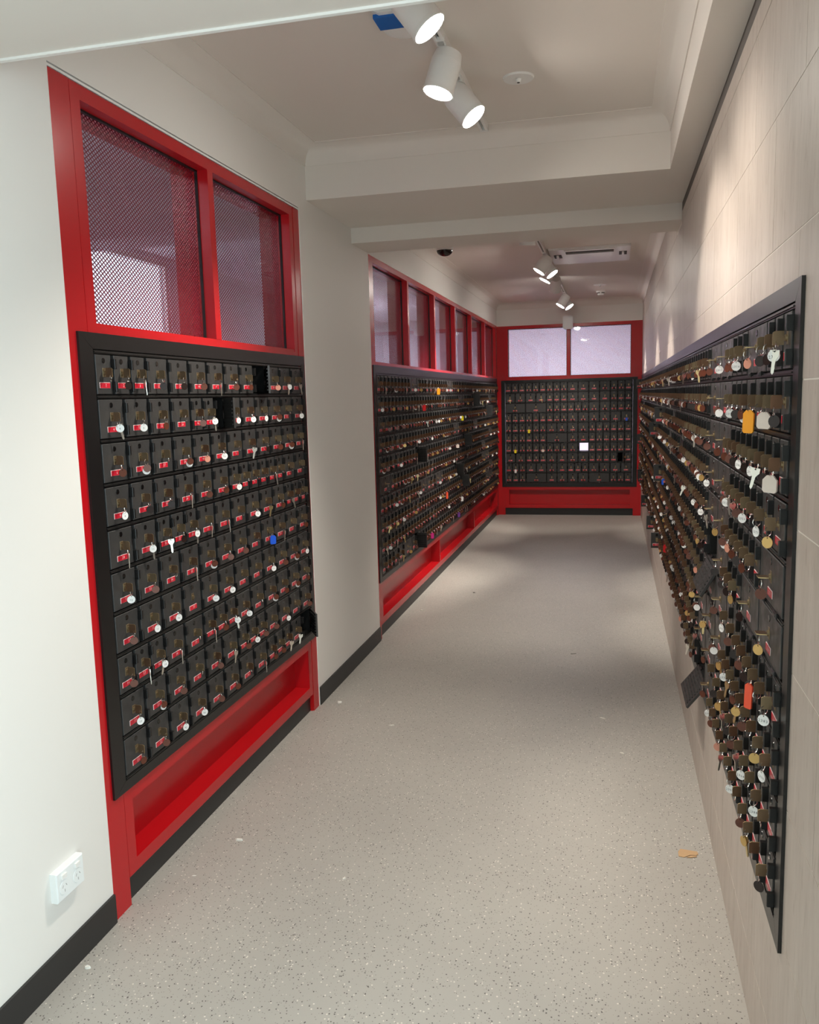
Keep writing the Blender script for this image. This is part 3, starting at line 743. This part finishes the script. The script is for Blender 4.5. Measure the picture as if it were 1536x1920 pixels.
spotlight('middle spotlight on the near track, turned to the left mailboxes', 0.920, 3.06, 2.84, (0.42, 2.80, 1.0), SPOT*1.5, GN, 96, 0.7)
spotlight('last spotlight on the near track, turned to the right wall', 0.915, 3.39, 2.84, (1.85, 3.25, 1.55), SPOT*0.62, GN, 76, 0.5)
spotlight('first spotlight on the far track, just behind the beam, turned to the tiled wall', 0.935, 5.60, 2.785, (1.85, 5.65, 1.3), SPOT, GF, 50)
spotlight('second spotlight on the far track, behind the beam, turned to the floor', 0.935, 5.85, 2.785, (0.75, 6.3, 0.0), SPOT*1.3, GF, 84, 0.8)
spotlight('first spotlight in view on the far track, turned left', 0.935, 7.25, 2.785, (0.0, 7.02, 1.25), SPOT*1.4, GF, 56, 0.6)
spotlight('second spotlight in view on the far track, turned to the tiled wall', 0.935, 7.46, 2.785, (1.85, 7.25, 1.35), SPOT, GF, 50)
spotlight('third spotlight in view on the far track, turned down and left', 0.935, 7.80, 2.785, (0.0, 7.60, 1.0), SPOT*1.4, GF, 56, 0.6)
spotlight('spotlight mid far track showing its back, turned to the end wall', 0.935, 8.62, 2.785, (0.7, 10.7, 0.6), SPOT*1.3, GF, 60, 0.6)
spotlight('left one of the last spotlight pair before the end wall', 0.935, 10.12, 2.785, (0.0, 9.85, 1.2), SPOT*1.2, GF, 56, 0.6)
spotlight('right one of the last spotlight pair before the end wall', 0.935, 10.32, 2.785, (1.85, 10.05, 1.35), SPOT, GF, 50)

def panel_light(label, x, y, z, sx, sy, mt, d=0.03):
    t = thing('panel_light', label, 'ceiling light', (x, y, z))
    g = Geo(); g.box(-sx, sx, -sy, sy, -d, 0, 'fixture_white'); g.build('housing', t)
    g = Geo(); g.box(-sx+0.02, sx-0.02, -sy+0.02, sy-0.02, -d-0.006, -d-0.0005, mt); g.build('diffuser', t)
panel_light('ceiling light panel in the room behind the near left windows', -1.3, 1.0, 2.9, 0.3, 0.6, 'near_glow')
panel_light('ceiling light panel deep in the room behind the long partition', -2.12, 11.5, 2.9, 0.2, 0.55, 'panel_glow')
panel_light('ceiling light panel in the room behind the end windows', 0.9, 12.6, 2.9, 0.7, 0.6, 'end_glow')
panel_light('slim tube light glimpsed through the first tall window', -0.66, 7.9, 2.9, 0.07, 0.5, 'tube_glow', 0.09)

# ------------------------------------------------------------------ fittings on ceiling and walls
t = thing('alarm_strobe', 'white ceiling alarm with a blue lens behind the nearest spotlight', 'alarm', (0.815, 2.67, 2.84))
def dome(g, w, L, h, mt, z0=0.0):
    N = 14; o = len(g.v); rings = []
    for k in range(5):
        f = k/4; z = z0-h*f; s = math.sqrt(max(0, 1-(f*0.92)**3)); ring_ = []
        base = [(-w, 0.0), (w, 0.0)]
        pts = [(-w*s, 0.01*f), (w*s, 0.01*f)] + [(w*s*math.cos(math.pi*i/N), (L-0.05)*s*0.75+L*s*0.25*math.sin(math.pi*i/N)+0.01) for i in range(N+1)]
        ring_ = list(range(len(g.v), len(g.v)+len(pts))); g.v += [(x, y, z) for x, y in pts]; rings.append(ring_)
    for a, b_ in zip(rings, rings[1:]):
        for i in range(len(a)): j = (i+1) % len(a); g.face((a[i], a[j], b_[j], b_[i]), mt, True)
    g.face(rings[-1], mt); return g
dome(Geo(), 0.068, 0.33, 0.055, 'plastic_white').build('housing', t)
g = Geo(); g.box(-0.052, 0.052, 0.03, 0.12, -0.062, -0.050, 'lens_blue'); g.build('lens', t)
g = Geo(); g.box(-0.06, 0.06, -0.004, 0.004, -0.045, -0.003, 'plastic_white'); g.build('end_plate', t)

def disc_fit(name, label, cat, x, y, z, r, h, extra):
    t = thing(name, label, cat, (x, y, z)); g = Geo(); g.cyl((0, 0, 0), (0, 0, -1), r, r*0.94, h, 24, 'fixture_white'); g.build('plate', t); extra(t, h); return t
def spr(t, h):
    g = Geo(); g.cyl((0, 0, -h), (0, 0, -1), 0.012, 0.009, 0.012, 10, 'fixture_white'); g.build('nozzle', t)
    g = Geo(); g.cyl((0, 0, -h-0.012), (0, 0, -1), 0.006, 0.005, 0.002, 8, 'dark_slot'); g.build('orifice', t)
disc_fit('sprinkler', 'flat round sprinkler plate on the near ceiling', 'sprinkler', 1.13, 3.505, 2.84, 0.062, 0.007, spr)
disc_fit('sprinkler', 'flat round sprinkler plate beyond the air conditioner', 'sprinkler', 1.345, 9.75, 2.785, 0.07, 0.006, spr)
def smk(t, h):
    g = Geo(); g.cyl((0, 0, -h), (0, 0, -1), 0.042, 0.034, 0.032, 18, 'fixture_white'); g.build('sensor_head', t)
    for a in (-0.7, 0.7):
        g = Geo(); g.box(-0.02, 0.02, -0.045, -0.036, -h-0.014, -h-0.006, 'dark_slot'); g.build('slot', t, rot=(0, 0, a))
disc_fit('smoke_detector', 'white smoke detector near the far end of the ceiling', 'smoke detector', 1.345, 10.35, 2.785, 0.055, 0.014, smk)

def cctv():
    t = thing('dome_camera', 'black security dome camera under the far ceiling behind the beam', 'camera', (0.235, 6.50, 2.785))
    g = Geo(); g.cyl((0, 0, 0), (0, 0, -1), 0.066, 0.066, 0.075, 20, 'fixture_white'); g.build('base', t)
    g = Geo()
    prev = None; seg = 18
    for k in range(6):
        a = math.pi/2*k/5.0*0.98; r = 0.063*math.cos(a); z = -0.0755-0.042*math.sin(a); cur = []
        for i in range(seg): th = 2*math.pi*i/seg; cur.append(len(g.v)); g.v.append((r*math.cos(th), r*math.sin(th), z))
        if prev:
            for i in range(seg): j = (i+1) % seg; g.face((prev[i], cur[i], cur[j], prev[j]), 'dome_black', True)
        prev = cur
    g.face(prev, 'dome_black'); g.build('dome', t)
cctv()

t = thing('wall_speaker', 'white rounded wall speaker above the end windows', 'speaker', (0.928, YE, 2.50))
g = Geo(); ww, hh = 0.066, 0.088; c = 0.018
prof = [(-ww+c, -hh), (ww-c, -hh), (ww, -hh+c), (ww, hh-c), (ww-c, hh), (-ww+c, hh), (-ww, hh-c), (-ww, -hh+c)]
g.prism([(x*0.98, z*0.98) for x, z in prof], -0.135, -0.045, 'fixture_white'); g.build('cabinet', t, rot=(0, 0, 0))
g = Geo(); g.prism([(x*0.86, z*0.86) for x, z in prof], -0.139, -0.1352, 'plastic_white'); g.build('grille', t)
g = Geo(); g.box(-0.02, 0.02, -0.045, 0.0, -0.02, 0.06, 'fixture_white'); g.build('bracket', t)

t = thing('air_conditioner', 'white ceiling cassette air conditioner beside the far track', 'air conditioner', (1.30, 7.57, 2.785))
g = Geo(); g.box(-0.33, 0.33, -0.385, 0.385, -0.018, -0.0005, 'fixture_white'); g.build('panel', t)
g = Geo(); g.box(-0.205, 0.205, -0.36, 0.36, -0.024, -0.0182, 'fixture_white'); g.build('grille', t)
g = Geo(); g.box(-0.195, 0.195, -0.30, -0.19, -0.027, -0.0242, 'dark_slot'); g.build('intake_slot', t)
g = Geo(); g.box(-0.195, 0.195, -0.250, -0.243, -0.031, -0.0272, 'fixture_grey'); g.build('louver', t)
for s in (-1, 1):
    g = Geo(); g.box(s*0.27-0.032, s*0.27+0.032, -0.14, 0.02, -0.022, -0.0182, 'dark_slot'); g.build('side_slot', t)
    g = Geo(); g.box(s*0.27-0.009, s*0.27+0.009, -0.145, 0.025, -0.036, -0.0222, 'fixture_white'); g.build('side_louver', t)

t = thing('power_outlet', 'white double power outlet low on the near left wall', 'outlet', (0.0, 1.900, 0.281), math.pi/2)
g = Geo(); g.plate(-0.060, 0.060, -0.043, 0.043, 0, -0.022, 0.003, 'plastic_white'); g.build('plate', t)
for s in (-1, 1):
    g = Geo(); g.box(s*0.030-0.010, s*0.030+0.010, -0.0265, -0.022, 0.018, 0.031, 'trim_white'); g.build('switch', t)
    g = Geo(); g.cyl((s*0.030, -0.0222, -0.008), (0, -1, 0), 0.021, 0.020, 0.0012, 20, 'plastic_white'); o = g.build('socket', t)
    g = Geo()
    for (dx, dz, a) in ((-0.0075, 0.004, 0.52), (0.0075, 0.004, -0.52), (0, -0.010, 0)):
        h_ = Geo(); h_.box(-0.001, 0.001, -0.0238, -0.0233, -0.004, 0.004, 'fixture_grey'); g.add(h_, Matrix.Translation((s*0.030+dx, 0, -0.008+dz)) @ Matrix.Rotation(a, 4, 'Y'))
    g.build('pin_slots', o)

# ------------------------------------------------------------------ litter on the floor
def scrap(label, x, y, L, wd, rz, mt, h=0.003, name='paper_scrap'):
    rr = random.Random(int(x*1000)+int(y*77)); N = 7; pts = []
    for i in range(N): a = 2*math.pi*i/N; k = rr.uniform(0.75, 1.1); pts.append((L/2*math.cos(a)*k, wd/2*math.sin(a)*k))
    g = Geo(); n0 = len(pts); g.v = [(x_, y_, 0.0005) for x_, y_ in pts] + [(x_*0.85, y_*0.85, h*rr.uniform(0.6, 1.2)) for x_, y_ in pts]
    g.face(range(n0-1, -1, -1), mt); g.face(range(n0, 2*n0), mt)
    for i in range(n0): j = (i+1) % n0; g.face((i, j, n0+j, n0+i), mt)
    tag(g.build(name, None, (x, y, 0), (0, 0, rz)), label, 'litter', 'litter on the floor')
scrap('white plug on the floor under the near left partition ledge', 0.173, 2.644, 0.030, 0.010, 0.1, 'debris_white', 0.008)
scrap('small white crumb on the floor left of centre', 0.631, 2.482, 0.014, 0.008, 0.9, 'debris_white', 0.004)
scrap('small white plug on the floor near the left skirting', 0.045, 1.907, 0.020, 0.009, 0.3, 'debris_white', 0.008)
scrap('thin white sliver on the floor beside the red ledge', 0.12, 2.40, 0.020, 0.005, 0.3, 'debris_white', 0.002)
scrap('white chip on the floor beside the white column', 0.095, 4.046, 0.026, 0.016, 0.4, 'debris_white', 0.010)
scrap('thin pale sliver in the middle of the floor', 0.449, 3.798, 0.032, 0.008, 0.2, 'debris_white', 0.003)
scrap('pale wood splinter on the floor near the right wall', 1.459, 4.064, 0.040, 0.008, 2.6, 'debris_white', 0.003)
scrap('pale sliver on the floor below the hanging open flap', 1.55, 3.664, 0.026, 0.008, 2.6, 'debris_white', 0.003)
scrap('grey sliver of rubbish in the aisle beyond the column', 1.269, 5.094, 0.040, 0.012, 0.4, 'debris_grey', 0.003)
scrap('dark crumb on the far floor left side', 0.40, 6.62, 0.025, 0.02, 0.4, 'debris_grey', 0.006)
scrap('white crumb on the floor below the long partition', 0.10, 6.0, 0.025, 0.018, 0.4, 'debris_white', 0.006)
# torn piece of brown card with a tear through it
g = Geo()
def poly(g, pts, z0, z1, mt):
    k = len(pts); o = len(g.v); g.v += [(x, y, z0) for x, y in pts] + [(x, y, z1) for x, y in pts]
    g.face([o+k-1-i for i in range(k)], mt); g.face([o+k+i for i in range(k)], mt)
    for i in range(k): j = (i+1) % k; g.face((o+i, o+j, o+k+j, o+k+i), mt)
poly(g, [(-0.030, -0.026), (-0.012, -0.028), (0.006, -0.008), (0.026, -0.004), (0.034, 0.004), (0.030, 0.022), (-0.026, 0.024), (-0.033, 0.002)], 0.0005, 0.0022, 'cardboard')
poly(g, [(-0.004, -0.026), (0.012, -0.024), (0.030, -0.012), (0.026, -0.008), (0.008, -0.013)], 0.0005, 0.0030, 'cardboard')
tag(g.build('cardboard_scrap', None, (1.765, 2.86, 0), (0, 0, -0.1)), 'torn brown cardboard scrap on the floor by the right wall', 'litter', 'litter on the floor')
